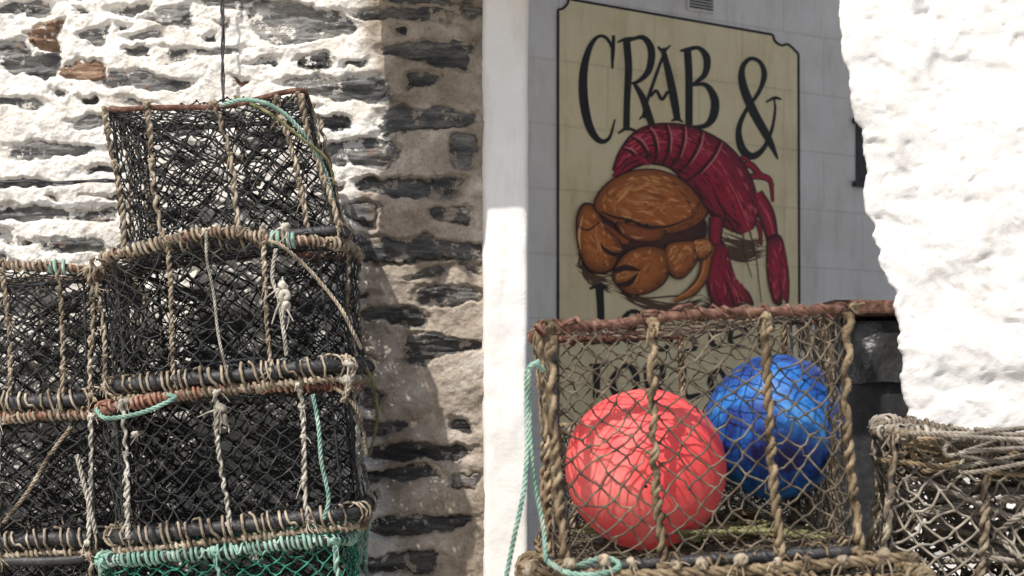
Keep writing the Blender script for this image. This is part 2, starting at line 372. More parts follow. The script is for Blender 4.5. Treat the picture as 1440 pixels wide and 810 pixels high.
def blob(mb,pts,ce,cc,layer,off=(0,0)):
    P=spline(np.array(pts,float),8,True);c=P.mean(0)+np.array(off)
    rs=[1,.93,.8,.6,.35,.02];cw=[0,.25,.6,.85,1,1]
    Q=np.stack([P*r+c*(1-r) for r in rs])
    u,v=uv(Q[...,0],Q[...,1]);n=len(P)
    V=np.stack([u,(-.003-layer*.0006)-np.array(cw)[:,None]*.0001+0*u,v],-1)
    C=(np.array(ce)[None]*(1-np.array(cw))[:,None]+np.array(cc)[None]*np.array(cw)[:,None])[:,None]+0*V
    i=np.arange(len(rs)-1)[:,None];j=np.arange(n)[None];j2=(j+1)%n
    mb.add(V,np.stack([i*n+j,i*n+j2,(i+1)*n+j2,(i+1)*n+j],-1),C)
def shrink(pts,f,c=None):
    p=np.array(pts,float);c=p.mean(0) if c is None else np.array(c);return [tuple(q) for q in p*f+c*(1-f)]
rb=np.random.default_rng(77)
def hatch(mb,pts,cols,n,layer,rmin=.3,rmax=.95,ln=7,w=2.2,bias=None,dirn=None):
    P=spline(np.array(pts,float),8,True);c=P.mean(0);m=len(P)
    for k in range(n):
        i=rb.integers(m);f=rb.uniform(rmin,rmax)
        if bias is not None:
            dd=nrm((P[i]-c)[None])[0]
            if np.dot(dd,bias)<rb.uniform(-.3,.6): continue
        q0=P[i]*f+c*(1-f)
        t=nrm((P[(i+1)%m]-P[i-1])[None])[0] if dirn is None else nrm((np.array(dirn)+rb.normal(0,.25,2))[None])[0]
        l=ln*rb.uniform(.4,.9)*(1.15-f)*1.6
        nn=np.array([-t[1],t[0]]);q=[q0-t*l,q0+nn*rb.normal(0,.8),q0+t*l]
        col=np.array(cols[rb.integers(len(cols))])*rb.uniform(.85,1.15)
        ribbon(mb,q,[.5,w*rb.uniform(.5,1.3),.5],col,col,layer+.9*k/n,n=3)
outl=[(784,760),(784,14),(791,12),(797,6),(799,-1),(1086,49),(1089,58),(1098,64),(1108,63),(1122,76),(1124,690)]
bm=bmesh.new();vs=[]
for p in outl:
    u,v=uv(*p);vs.append(bm.verts.new((u,-.003,v)))
bm.faces.new(vs);me=bpy.data.meshes.new("panel");bm.to_mesh(me);bm.free();me.materials.append(M_sign)
o=bpy.data.objects.new("panel",me);scn.collection.objects.link(o);o.parent=sign
K_=(.012,.011,.01)
mb=MB()
for q in (outl[0:2],outl[1:5],outl[4:6],outl[5:10],outl[9:11]):
    ribbon(mb,q,3.4,K_,K_,2,smooth=len(q)>2,n=6)
ribbon(mb,[(784,758),(1124,688)],3,K_,K_,2,smooth=False)
def L(pts,w,dy=0): ribbon(mb,[(p[0],p[1]+dy) for p in pts],np.array(w)*1.15,K_,K_,3)
# C
L([(861,96),(860,70),(852,54),(840,52),(828,68),(820,100),(820,140),(828,178),(842,198),(856,194),(864,168)],[2,3,4,4,7,10,11,10,7,4,2])
L([(862,50),(861,72),(860,97)],[4,5,2])
# R
L([(880,56),(883,95),(881,140),(880,184)],[9,9,8,8]);L([(867,60),(880,55),(900,54)],[2,4,3]);L([(868,188),(880,181),(893,184)],[2,4,3])
L([(882,58),(903,53),(915,70),(912,98),(898,114),(884,118)],[3,6,9,8,5,2])
L([(890,116),(903,138),(913,168),(922,192),(930,190)],[4,8,9,6,2])
# A
L([(934,72),(922,105),(908,146),(903,166)],[3,4,4,3]);L([(931,68),(940,105),(947,140),(952,170)],[6,9,10,8]);L([(943,170),(952,168),(960,172)],[2,4,2]);L([(898,168),(904,164),(912,169)],[2,3,2])
L([(914,136),(922,128),(930,140),(938,130),(944,134)],[3,4,4,4,3]);L([(924,66),(932,72),(942,64)],[3,4,2])
# B
L([(966,72),(968,110),(968,176)],[9,9,9]);L([(955,72),(966,70),(982,68),(993,82),(990,105),(972,120)],[2,5,5,9,7,3])
L([(972,120),(992,120),(1004,140),(1002,164),(988,178),(956,178)],[3,6,10,10,6,3])
# &
L([(1093,224),(1080,196),(1058,156),(1044,120),(1043,96),(1054,83),(1068,88),(1074,106),(1066,130),(1048,156),(1038,182),(1042,208),(1056,220),(1072,210),(1084,184),(1089,156),(1088,140)],[2,9,11,10,7,5,5,7,5,5,7,10,9,6,4,3,2])
L([(1076,144),(1088,138),(1098,140)],[2,4,2])
# lower lines
L([(842,404),(844,440),(843,480)],[10,9,9]);L([(828,406),(842,402),(854,406)],[3,5,2]);L([(830,484),(845,480),(866,482),(872,468)],[3,6,6,2])
L([(884,438),(874,455),(880,478),(896,478),(903,458),(896,440),(884,438)],[5,8,8,5,7,6,5])
L([(916,440),(917,455),(918,478)],[7,7,7],14);L([(918,448),(932,440),(942,456),(936,476),(918,478)],[3,6,8,6,3],14)
L([(975,444),(962,446),(960,457),(974,464),(976,476),(958,480)],[3,5,6,7,6,2],14);L([(1000,445),(1001,470),(1014,474)],[6,7,2],14);L([(990,450),(1012,448)],[4,3],14)
L([(1030,462),(1048,454),(1042,444),(1028,450),(1028,470),(1048,474)],[3,4,5,6,6,2],14);L([(1068,446),(1070,476)],[7,7],14);L([(1070,452),(1088,444)],[3,6],14)
L([(838,515),(838,560)],[9,9]);L([(828,514),(850,513)],[4,4]);L([(872,516),(860,538),(872,562),(888,556),(894,532),(884,515),(872,516)],[5,9,8,5,9,6,5]);L([(908,516),(912,556)],[8,8]);L([(912,520),(930,516),(928,538),(912,540)],[4,7,6,3]);L([(920,540),(938,560)],[4,8])
L([(960,516),(962,556),(984,554)],[8,8,3]);L([(1010,518),(998,536),(1008,556),(1022,540),(1010,518)],[5,8,6,7,5])
mb.build("lettering",M_mural,sign)
mb=MB()
DK=(.04,.010,.008);RED=(.46,.015,.045);RD=(.13,.006,.018);RL=(.72,.10,.13)
OR=(.62,.185,.035);OD=(.20,.055,.016);OM=(.42,.11,.026);OL=(.86,.38,.13);SH=(.12,.06,.03)
for c in [[(815,372),(835,390),(860,402)],[(870,405),(900,425),(950,432),(985,420)],[(1000,350),(1040,360),(1072,352)],[(1010,335),(1045,345),(1068,340)],[(985,425),(1015,436),(1050,430)],[(820,355),(824,375),(834,388)]]:
    for k in range(12):
        q=np.array(c)+R.normal(0,4,(len(c),2))+np.array([0,k*1.1-5]);ribbon(mb,q,[.6,3.4,.6],SH,SH,1+k*.08)
# lobster legs
for c,w in [([(1038,236),(1054,232),(1068,246),(1082,254),(1086,284)],[9,8,7,5,2]),([(1046,252),(1062,248),(1078,252),(1087,262)],[8,7,5,2]),([(1035,230),(1046,222),(1056,234)],[6,5,3]),([(1052,300),(1066,318),(1070,345)],[6,5,2])]:
    ribbon(mb,c,np.array(w)+2.5,DK,DK,2);ribbon(mb,c,w,RD,RED,3)
ribbon(mb,[(1052,320),(1062,360),(1066,395),(1070,426)],[2,1.6,1.2,1],SH,SH,4)
ribbon(mb,[(1044,325),(1046,355),(1056,390)],[2,1.6,1],SH,SH,4)
# right claw
c=[(1062,272),(1076,300),(1084,330),(1088,352)];ribbon(mb,c,[20,24,19,18],DK,DK,4);ribbon(mb,c,[17,21,16,15],RD,RED,5);ribbon(mb,[(1066,282),(1080,306),(1088,336)],[1,3,1],RL,RL,5.6)
bl=[(1079,334),(1096,331),(1104,356),(1109,395),(1107,428),(1100,420),(1096,430),(1086,425),(1078,395),(1076,360)];blob(mb,bl,DK,RD,6);blob(mb,shrink(bl,.92),RD,RED,6.4,(3,-4));hatch(mb,bl,[RL,RD,RED],50,7,ln=11,w=2.2,dirn=(.1,1));ribbon(mb,[(1094,385),(1096,404),(1097,428)],[1,2,3],DK,DK,8)
# tail arch
c=[(866,244),(884,222),(908,206),(938,204),(968,214),(998,238),(1022,272),(1040,306),(1050,326)]
w=np.array([12,32,50,58,68,80,76,52,16])
ribbon(mb,c,w+5,DK,DK,5);ribbon(mb,c,w,(.17,.008,.025),RED,6)
C2=spline(np.c_[np.array(c,float),w],10)
for k in range(260):
    q=rb.integers(4,len(C2)-5);p=C2[q,:2];t=nrm((C2[q+1,:2]-C2[q-1,:2])[None])[0];nn=np.array([-t[1],t[0]]);o_=rb.uniform(-.46,.46);p=p+nn*o_*C2[q,2]
    col=RL if (o_<-.02 and rb.random()<.7) else (DK if o_>.22 and rb.random()<.6 else (RED if rb.random()<.5 else RD))
    l=rb.uniform(4,10);ribbon(mb,[p-t*l,p+nn*rb.normal(0,1),p+t*l],[.4,rb.uniform(1.2,3.0),.4],col,col,7+.9*k/260,n=3)
for q in (10,16,22,28,34,40,46):
    p=C2[q,:2];t=nrm((C2[q+1,:2]-C2[q-1,:2])[None])[0];nn=np.array([-t[1],t[0]]);ww=C2[q,2]*.5
    cc=[p-nn*ww,p-nn*ww*.4+t*6,p+nn*ww*.4+t*6,p+nn*ww];ribbon(mb,cc,[2,3.6,3.6,2],DK,DK,9)
    cc=[x+t*4.4 for x in cc[:3]];ribbon(mb,cc,[1,2.6,1],RL,(.80,.30,.30),8.5)
ribbon(mb,[(862,250),(876,236),(896,224),(912,232)],[8,14,14,3],RD,RED,9.5)
for k in range(5): ribbon(mb,[(866+k*3,246-k*4),(880+k*5,232-k*2)],[1,2],DK,DK,9.8)
ribbon(mb,[(1000,262),(1016,296),(1042,318)],[1,2.5,1],DK,DK,9);ribbon(mb,[(1020,250),(1036,280),(1048,312)],[1,3,1],RL,RL,9)
ribbon(mb,[(992,292),(1010,306),(1030,312)],[1,3,1],DK,DK,9.2)
# big claw
c=[(1006,306),(1004,332),(1006,352)];ribbon(mb,c,[22,20,18],DK,DK,9.6);ribbon(mb,c,[18,17,14],RD,RED,9.9)
bl=[(998,342),(1014,338),(1024,362),(1034,392),(1052,412),(1058,430),(1042,424),(1036,433),(1012,434),(998,425),(991,398),(991,366)];blob(mb,bl,DK,DK,10);blob(mb,shrink(bl,.93),RD,RED,10.5,(-6,-8));hatch(mb,bl,[RL,RD,RED],80,11,ln=12,w=2.4,dirn=(.25,1))
ribbon(mb,[(1014,384),(1022,404),(1030,430)],[1,2.5,4],DK,DK,12)
# crab legs
for c,w in [([(992,362),(986,390),(970,410),(946,424)],[14,13,11,3]),([(978,345),(996,350),(990,366)],[14,14,8])]:
    ribbon(mb,c,np.array(w)+3,DK,DK,12.2);ribbon(mb,c,w,OD,OR,12.6)
    ribbon(mb,[(q[0]-2,q[1]-2) for q in c],[1,2.5,1],OL,OL,12.8)
# dark underside of the body between shell and claws
blob(mb,[(842,300),(880,318),(930,322),(985,306),(990,335),(965,352),(925,358),(885,360),(862,350)],DK,(.10,.03,.012),12.4)
# left arm + claw
ribbon(mb,[(846,318),(864,334),(884,342)],[14,20,10],DK,DK,12.6);ribbon(mb,[(846,318),(864,334),(882,341)],[10,16,6],OD,OM,12.8)
bl2=[(818,286),(832,288),(842,304),(852,322),(868,336),(874,352),(868,366),(860,380),(842,386),(824,378),(813,358),(808,330),(809,302)]
blob(mb,bl2,DK,DK,13.2);blob(mb,shrink(bl2,.94),OD,OR,13.6,(-6,-4));hatch(mb,bl2,[OM,OR,OL],50,13.9,rmin=.1,rmax=.8,ln=9,w=2.6,dirn=(.5,.8));hatch(mb,bl2,[OD],70,14.7,rmin=.72,rmax=.93,bias=np.array([.5,.85]))
ribbon(mb,[(814,352),(812,330),(817,303)],[1,4,1],OL,(.92,.5,.2),15.6)
ribbon(mb,[(810,318),(824,324),(842,312)],[1,2.6,1],DK,DK,15.7)
ribbon(mb,[(874,360),(858,357),(846,349),(842,340)],[8,6,4,1],DK,DK,15.8);ribbon(mb,[(872,352),(858,348)],[1,2],OL,OL,15.9)
# carapace
bl=[(832,292),(838,272),(858,252),(886,240),(918,238),(948,247),(972,266),(988,288),(994,300),(980,316),(952,328),(922,330),(896,326),(868,318),(846,306)]
blob(mb,bl,DK,DK,15.9);blob(mb,shrink(bl,.965,(912,284)),(.28,.075,.02),OR,16.1,(4,-4))
hatch(mb,bl,[OM,OR,OR,OL],130,16.4,rmin=.05,rmax=.8,ln=13,w=3.2,dirn=(1,.2));hatch(mb,bl,[OL,(.80,.32,.09)],90,17.2,rmin=.5,rmax=.84,ln=16,w=3,bias=np.array([-.3,-.95]));hatch(mb,bl,[OD,OM],190,17.3,rmin=.70,rmax=.95,ln=14,w=2.4,bias=np.array([.5,.85]))
Pc=spline(np.array(bl,float),8,True)
for k in range(6,66,4):
    q=Pc[k]*.955+np.array([912,284])*.045; ribbon(mb,[Pc[k]*.99+np.array([912,284])*.01,q],[1.6,1],DK,DK,18.3,n=3)
ribbon(mb,[(842,298),(862,306),(884,310),(896,316),(912,320),(940,318),(974,304)],[1.5,3,3,4,3,3,1],DK,DK,18.4)
# face plate
blob(mb,[(864,312),(884,316),(910,322),(934,324),(928,337),(905,341),(882,337),(868,327)],DK,OM,18.6)
for p in [(880,311),(906,318)]: ribbon(mb,[(p[0]-4,p[1]+2),(p[0],p[1]),(p[0]+4,p[1]+2)],[3,6,3],DK,K_,19.2,n=5)
ribbon(mb,[(884,332),(893,335),(903,334)],[1,2.6,1],OL,OL,19.2);ribbon(mb,[(870,320),(875,328)],[1,2],OL,OL,19.2)
# front arm + pincer
for bl,f in [([(972,338),(994,336),(1000,350),(988,366),(974,362)],.9),([(934,344),(962,338),(980,342),(978,368),(958,392),(940,388),(932,366)],.93),([(862,374),(878,354),(905,345),(932,350),(940,372),(934,396),(912,412),(886,416),(868,406),(858,392)],.94)]:
    c=np.mean(np.array(bl),0);blob(mb,bl,DK,DK,19.4);blob(mb,shrink(bl,f),OD,OR,19.7,(-3,-6))
    hatch(mb,bl,[OM,OR,OL],40,19.9,ln=8,w=2.6,rmin=.1,rmax=.8,dirn=(.7,-.6));hatch(mb,bl,[OL],24,20.9,rmin=.45,rmax=.75,w=3,bias=np.array([-.2,-1]));hatch(mb,bl,[OD],50,20.9,rmin=.72,rmax=.92,bias=np.array([.3,1]))
ribbon(mb,[(858,384),(876,377),(898,381)],[4,9,2],DK,DK,22);ribbon(mb,[(866,402),(882,398),(894,384)],[5,8,2],DK,DK,22);ribbon(mb,[(863,393),(876,390),(888,386)],[2,4,1],OD,OL,22.3)
mb.build("crab_and_lobster_painting",M_mural,sign)
# vent
v=empty("air_vent",(O[0],O[1],0),(0,0,ang));mb=MB()
u0,z0=uv(965,14);u1,_=uv(1002,14)
box(mb,(u0,-.012,z0),(u1,-.001,z0+.075))
mb.build("frame",M_block,v,False);mb=MB()
for k in range(5): box(mb,(u0+.008,-.016,z0+.010+k*.012),(u1-.008,-.0125,z0+.015+k*.012))
mb.build("slots",M_cable,v,False)
wn=empty("dark_window",(O[0],O[1],0),(0,0,ang))
u0,z0=uv(1203,255);z1=uv(1203,175)[1];mb=MB()
box(mb,(u0,-.006,z0),(u0+.5,-.002,z1));mb.build("pane",M_rubber,wn,False);mb=MB()
box(mb,(u0-.02,-.02,z0-.025),(u0+.52,-.001,z0-.002));box(mb,(u0-.02,-.02,z1+.002),(u0+.52,-.001,z1+.025))
mb.build("frame",M_cable,wn,False)
# unseen blockers added above the frame to shade the sign and stone wall
us=empty("added_shade_blockers")
def prism(name,poly,z0,z1,mat):
    bm=bmesh.new();a0=[bm.verts.new((x,y,z0)) for x,y in poly];f=bm.faces.new(a0)
    r=bmesh.ops.extrude_face_region(bm,geom=[f]);bmesh.ops.translate(bm,vec=(0,0,z1-z0),verts=[q for q in r['geom'] if isinstance(q,bmesh.types.BMVert)])
    bmesh.ops.recalc_face_normals(bm,faces=bm.faces);me=bpy.data.meshes.new(name);bm.to_mesh(me);me.materials.append(mat);o=bpy.data.objects.new(name,me);scn.collection.objects.link(o);o.parent=us
prism("shade_slab",[(-.42,4.04),(-.57,3.73),(-.72,3.53),(-.72,3.47),(-.66,3.50),(-.64,3.45),(-.58,3.44),(-.55,3.50),(-.50,3.44),(-.47,3.50),(-.42,3.50),(-.376,3.56),(.60,3.56),(.62,3.97),(3.2,3.97),(3.2,4.04)],2.76,2.9,M_conc)  # unseen slab, outline notched to throw ragged shade on the stone wall
prism("sun_block_box",[(-.42,4.05),(3.4,4.05),(3.4,4.5),(-.42,4.5)],2.78,6.2,M_pil)  # unseen block added to keep the sun off the sign wall

# ---------------------------------------------------------------- pots
def rrect(w,d,r,n=10):
    P=[]
    for cx,cy,a0 in((w/2-r,-d/2+r,-90),(w/2-r,d/2-r,0),(-w/2+r,d/2-r,90),(-w/2+r,-d/2+r,180)):
        for k in range(n+1):
            a=math.radians(a0+90*k/n);P.append((cx+r*math.cos(a),cy+r*math.sin(a)))
    return np.array(P)
def loopfn(P,z):
    P=np.c_[P,np.full(len(P),z)];Q=np.vstack([P,P[:1]]);s=np.r_[0,np.cumsum(np.linalg.norm(np.diff(Q,axis=0),axis=1))]
    def f(u):
        t=(np.asarray(u)%1)*s[-1];return np.stack([np.interp(t,s,Q[:,k]) for k in range(3)],-1)
    return f,s[-1]
def make_pot(name,loc,rot,w,d,h,ts=1.0,netm=M_blacknet,rope_m=M_rope,base_m=M_rubber,top_m=M_rust,topcoil=(M_rope,.12),basecoil=(M_rope,.25),lowcoil=None,struts=(-.95,-.35,.3,.95),strut_r=.006,strut_twist=2,cell=(.052,.046),nr=.0019,seed=1,toff=0,inner=True,cr=.055,knots=False,drop=.012,strut_m=None,coilpitch=.014,topbow=.0,bframe=.014,tframe=.007,teal=None,innerm=None,bulge=.012,coil_r=.0042,dense=1.0,kn=1.0):
    rng=np.random.default_rng(seed);e=empty(name,loc,[math.radians(a) for a in rot])
    B0=rrect(w,d,cr);T0=rrect(w*ts,d*ts,cr*ts);T0[:,0]+=toff
    fb,Lb=loopfn(B0,0);ft,Lt=loopfn(T0,h)
    sd_=seed*13
    def wob(P,a,s):
        return P+a*np.stack([vn(P[...,0]*6+s,P[...,1]*6+3,s),vn(P[...,0]*6+s+7,P[...,1]*6,s+1),1.2*vn(P[...,0]*5+s,P[...,1]*5+11,s+2)],-1)
    def bow(P,k): P=P.copy();P[...,2]+=k*(1-(2*P[...,0]/w)**2);return P
    Fb=lambda u:wob(fb(u),.014,sd_);Ft=lambda u:bow(wob(ft(u),.024,sd_+5),topbow)
    def Sd(u,v):
        b=Fb(u);t=Ft(u);P=b+(t-b)*v[...,None]
        c=np.array([0,0,h/2]);dr=nrm((P-c)*np.array([1,1,0]))
        return P-dr*(bulge*np.sin(np.pi*v)*(1+2.5*vn(u*14,v*2,seed)))[...,None]
    nb=MB();net(nb,Sd,int(Lb/cell[0]*2),int(h/cell[1]*2),nr,rng,periodic=True,drop=drop,jit=.2)
    def plane(z,F,sc,sagd):
        def f(u,v):
            x=(u-.5)*w*sc*.985+toff*(z>0.01);y=(v-.5)*d*sc*.985
            P=np.stack([x,y,0*x+z],-1);P=wob(P,.015,sd_+9)
            if z>0.01:P=bow(P,topbow)
            P[...,2]-=sagd*np.sin(np.pi*np.clip(u,0,1))*np.sin(np.pi*np.clip(v,0,1));return P
        return f
    net(nb,plane(h,Ft,ts,.02),int(w/cell[0]*2),int(d/cell[1]*2),nr,rng)
    net(nb,plane(0.004,Fb,1,.008),int(w/cell[0]*2),int(d/cell[1]*2),nr,rng)
    nb.build("netting",netm,e)
    if inner:
        ib=MB()
        tw=lambda u,v:(u-.5)*w*.94*(1-(1-ts)*v)+toff*v
        for sx in(-1,1):
            def cone(u,v,sx=sx):
                a=u*2*np.pi;rx=(.5*d*.9)*(1-v)+.05*v;rz=(h*.46)*(1-v)+.05*v
                return np.stack([sx*w*(.46*ts-.34*v)+toff*.5+0*a,rx*np.cos(a),h*.52+rz*np.sin(a)],-1)
            net(ib,cone,24,7,nr*1.1,rng,periodic=True,knots=False,sides=3)
        net(ib,lambda u,v:np.stack([tw(u,v),d*(-.02+.22*np.sin(u*3+seed)),h*(.04+.92*v)],-1),int(w/.040),int(h/.032),nr*1.2,rng,drop=.02,knots=False,sides=3)
        net(ib,lambda u,v:np.stack([tw(u,v),d*(.42)*(1-(1-ts)*v)+.02*np.sin(u*11),h*(.04+.92*v)],-1),int(w/.030*dense),int(h/.026*dense),nr*1.6,rng,knots=False,sides=3)
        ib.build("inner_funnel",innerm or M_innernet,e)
    uu=np.linspace(0,1,160,endpoint=False);LB=Fb(uu);LT=Ft(uu)
    fm=MB();tube(fm,LB,bframe,8,closed=True)
    if base_m is M_rubber:
        coil(fm,LB,bframe*.5,.030,bframe*.80,closed=True,sides=6,ppt=10,wob=1.0,rj=.3)
    fm.build("bottom_frame",base_m,e)
    fm=MB();tube(fm,LT,tframe,8,closed=True);fm.build("top_frame",top_m,e)
    fm=MB()
    for sx in(-1,1):
        for sy in(-1,1):
            x,y=sx*(w/2-cr*.5),sy*(d/2-cr*.5);tube(fm,[(x,y,0),(x*ts+toff,y*ts,h)],.0035,6)
    fm.build("corner_posts",M_rubber,e)
    if topcoil:
        cm=MB();coil(cm,LT,tframe+coil_r*.7,coilpitch,coil_r,closed=True,wob=.7,gaps=topcoil[1],rj=.35)
        coil(cm,LT,tframe+coil_r*1.2,coilpitch*5,coil_r*.8,closed=True,wob=1.5,rj=.4,gaps=.2)
        cm.build("rim_lashing",topcoil[0],e)
    if basecoil:
        cm=MB();coil(cm,LB,bframe+.008,coilpitch*1.8,.0036,closed=True,wob=1.2,phase=1,gaps=basecoil[1],rj=.3)
        cm.build("base_lashing",basecoil[0],e)
    if lowcoil:
        cm=MB();lo=LB.copy();lo[:,2]-=bframe*2.1;tube(cm,lo,.006,6,closed=True)
        coil(cm,lo,.0085,.016,.0048,closed=True,wob=.9,rj=.35,gaps=.06);cm.build("lower_rope",lowcoil,e)
    if teal:
        cm=MB();coil(cm,LT,tframe+.008,.017,.0048,teal[1],teal[2],closed=True,wob=1);cm.build("teal_lashing",M_teal,e)
    rm=MB()
    def strut(x,side=None,y=None):
        if side is None: b=np.array([x*w/2,-d/2-.006,0]);t=np.array([x*w*ts/2+toff,-d*ts/2-.006,h])
        else: b=np.array([side*(w/2+.004),y*d/2,0]);t=np.array([side*(w*ts/2+.004)+toff,y*d*ts/2,h])
        t[2]+=topbow*(1-(2*t[0]/w)**2)
        n=14;v=np.linspace(0,1,n)[:,None];P=b+(t-b)*v
        P[:,0]+=.007*np.sin(v[:,0]*rng.uniform(2,6)+rng.uniform(0,6))
        P[:,1]+=(bulge*.6)*np.sin(np.pi*v[:,0])*(1 if side is None else 0)-.002
        if side: P[:,0]-=side*bulge*.6*np.sin(np.pi*v[:,0])
        for k in range(strut_twist):
            coil(rm,P,strut_r*.72,strut_r*8*rng.uniform(.9,1.1),strut_r*.82,phase=k*2*np.pi/strut_twist,ppt=10,sides=6,wob=.4,rj=.25)
        if knots:
            for v_ in np.arange(.08,1,.19)+rng.uniform(-.04,.04,5):
                if v_<1 and rng.random()<.6: knot(rm,P[int(v_*13)],strut_r*rng.uniform(1.4,2.0)*kn,rng)
        for q in(P[0],P[-1]):
            for m_ in range(2): knot(rm,q+rng.normal(0,.005,3),strut_r*rng.uniform(1.4,1.9)*kn,rng)
    for x in struts: strut(x)
    for s_ in(-1,1):
        for y in(-.1,.8): strut(0,s_,y)
    for x in(-.9,.1,.9):
        b=np.array([x*w/2,d/2,0]);t=np.array([x*w*ts/2+toff,d*ts/2,h]);rope(rm,np.linspace(b,t,8),strut_r)
    rm.build("rope_struts",strut_m or rope_m,e)
    return e
rA=-5
make_pot("lobster_pot",(-.712,3.76,1.868),(2,rA,3),.545,.44,.345,ts=.90,toff=-.036,seed=3,topcoil=None,basecoil=(M_rope,.4),struts=(-.97,-.6,.12,.72,.97),strut_r=.0060,strut_m=M_rope,cell=(.043,.037),cr=.03,knots=True,kn=.85,dense=.8)
make_pot("lobster_pot",(-.705,3.74,1.520),(0,rA,-2),.605,.46,.315,ts=.995,seed=5,topbow=.028,struts=(-.97,-.38,.42),strut_r=.0045,knots=True,cell=(.056,.046),cr=.09,tframe=.010,teal=('t',.97,1),lowcoil=M_rope,bframe=.016)
make_pot("lobster_pot",(-.700,3.74,1.148),(0,rA,2),.625,.46,.325,ts=.985,seed=8,topbow=.012,struts=(-.8,-.03,.62),strut_r=.0052,strut_m=M_white,knots=True,cell=(.052,.044),cr=.08,tframe=.010,topcoil=(M_orange,.15),lowcoil=M_rope,bframe=.016)
make_pot("lobster_pot",(-.695,3.74,.765),(0,rA,0),.635,.46,.325,ts=1,seed=9,netm=M_greennet,top_m=M_rubber,topcoil=(M_teal,.05),struts=(-.9,0,.9),strut_m=M_teal,cell=(.05,.036),cr=.08,tframe=.012,basecoil=None,inner=True)
make_pot("lobster_pot",(-1.375,3.84,1.455),(0,-2,0),.64,.44,.325,seed=12,topbow=.01,struts=(-.9,.3,.72,.97),strut_r=.0048,knots=True,cr=.07,tframe=.009,teal=('t',.98,1),lowcoil=M_orange,bframe=.017)
make_pot("lobster_pot",(-1.365,3.84,1.095),(0,-2,0),.66,.44,.320,seed=14,struts=(-.9,.2,.9),strut_m=M_white,strut_r=.0052,knots=True,cr=.07,tframe=.009,lowcoil=M_rope,bframe=.017)
make_pot("lobster_pot",(-1.365,3.84,.755),(0,-1,0),.66,.44,.30,seed=15,top_m=M_rubber,struts=(-.9,.2,.9),cr=.07,topcoil=None,tframe=.012)
# right pot with buoys
rp=make_pot("lobster_pot",(.372,2.95,1.162),(0,-2.8,1),.585,.46,.462,ts=1.0,seed=21,netm=M_tannet,rope_m=M_rope2,topcoil=(M_rust,.2),basecoil=(M_rope2,.1),struts=(-.95,-.3,.46,.97),strut_r=.0080,cell=(.048,.044),nr=.0020,inner=False,cr=.035,tframe=.009,bframe=.011,coilpitch=.04,bulge=.006,drop=.015,kn=.8)
make_pot("lobster_pot",(.43,2.95,.75),(0,-1,0),.78,.52,.365,seed=23,netm=M_tannet,rope_m=M_rope2,top_m=M_rubber,topcoil=(M_rope2,.15),struts=(-.9,-.3,.3,.9),strut_r=.008,cr=.06,tframe=.015,coilpitch=.02,coil_r=.005,kn=.8)
# dark pots standing behind the buoy pot
make_pot("lobster_pot",(.47,3.62,.755),(0,1,4),.68,.44,.31,seed=31,top_m=M_rubber,topcoil=(M_rope2,.2),struts=(-.9,0,.9))
make_pot("lobster_pot",(.46,3.62,1.095),(0,-2,-3),.66,.44,.30,seed=33,top_m=M_rubber,topcoil=(M_rope2,.2),struts=(-.9,.1,.9),dense=1.2)
make_pot("lobster_pot",(1.06,3.12,1.035),(0,3,-14),.56,.46,.35,ts=.95,seed=25,netm=M_palenet,rope_m=M_rope,top_m=M_rope2,topcoil=(M_palenet,.25),base_m=M_rope,struts=(-.9,-.2,.35,.9),strut_r=.008,cr=.08,tframe=.010,bulge=.035,innerm=M_tannet,cell=(.05,.045),nr=.0030,kn=.8,drop=.05)
make_pot("lobster_pot",(1.13,3.08,.75),(0,0,5),.62,.48,.27,seed=27,netm=M_palenet,top_m=M_rubber,struts=(-.9,0,.9),cr=.06,innerm=M_tannet)
# ---------------------------------------------------------------- buoys
def buoy(name,c,r,mat,axis,sq=1.0):
    e=empty(name,c,axis);mb=MB();ball(mb,(0,0,0),r,(1,1,sq),.025,3,72,48)
    mb.build("float_body",mat,e);mb=MB()
    z=r*sq
    P=np.array([[0,0,z-.012],[0,0,z+.004],[0,0,z+.012]]);tube(mb,P,[.036,.030,.020],20)
    a=np.linspace(0,2*np.pi,24,endpoint=False);tube(mb,np.stack([.02*np.cos(a),0*a,z+.028+.02*np.sin(a)],-1),.009,8,closed=True,N=np.tile([0,1.,0],(24,1)))
    mb.build("moulded_eye",mat,e);return e
def bmat(name,stops,scale,rough=.35):
    m,nt,b=newmat(name);col=ramp(nt,noise(nt,scale,6,.7),stops)
    scuff=ramp(nt,noise(nt,70,4,.7,sc3=(1,1,3)),[(.30,(.55,.50,.48)),(.42,(1,1,1))]);col=mix(nt,.7,col,scuff,"MULTIPLY")
    nt.links.new(col,b.inputs["Base Color"]);b.inputs["Roughness"].default_value=rough
    b.inputs["Specular IOR Level"].default_value=.35
    bump(nt,b,noise(nt,60,4),.25,.004);return m
M_pink=bmat("faded_red_vinyl",[(.3,(.70,.05,.055)),(.5,(.86,.10,.10)),(.74,(.88,.25,.22))],6,.55)
M_blue=bmat("blue_vinyl",[(.38,(.010,.010,.07)),(.47,(.010,.045,.22)),(.58,(.016,.13,.42)),(.76,(.10,.32,.62))],9,.5)
buoy("pink_buoy",(.276,2.94,1.325),.166,M_pink,(math.radians(-80),math.radians(30),0))
buoy("blue_buoy",(.563,3.045,1.408),.150,M_blue,(math.radians(-130),math.radians(20),0),1.10)
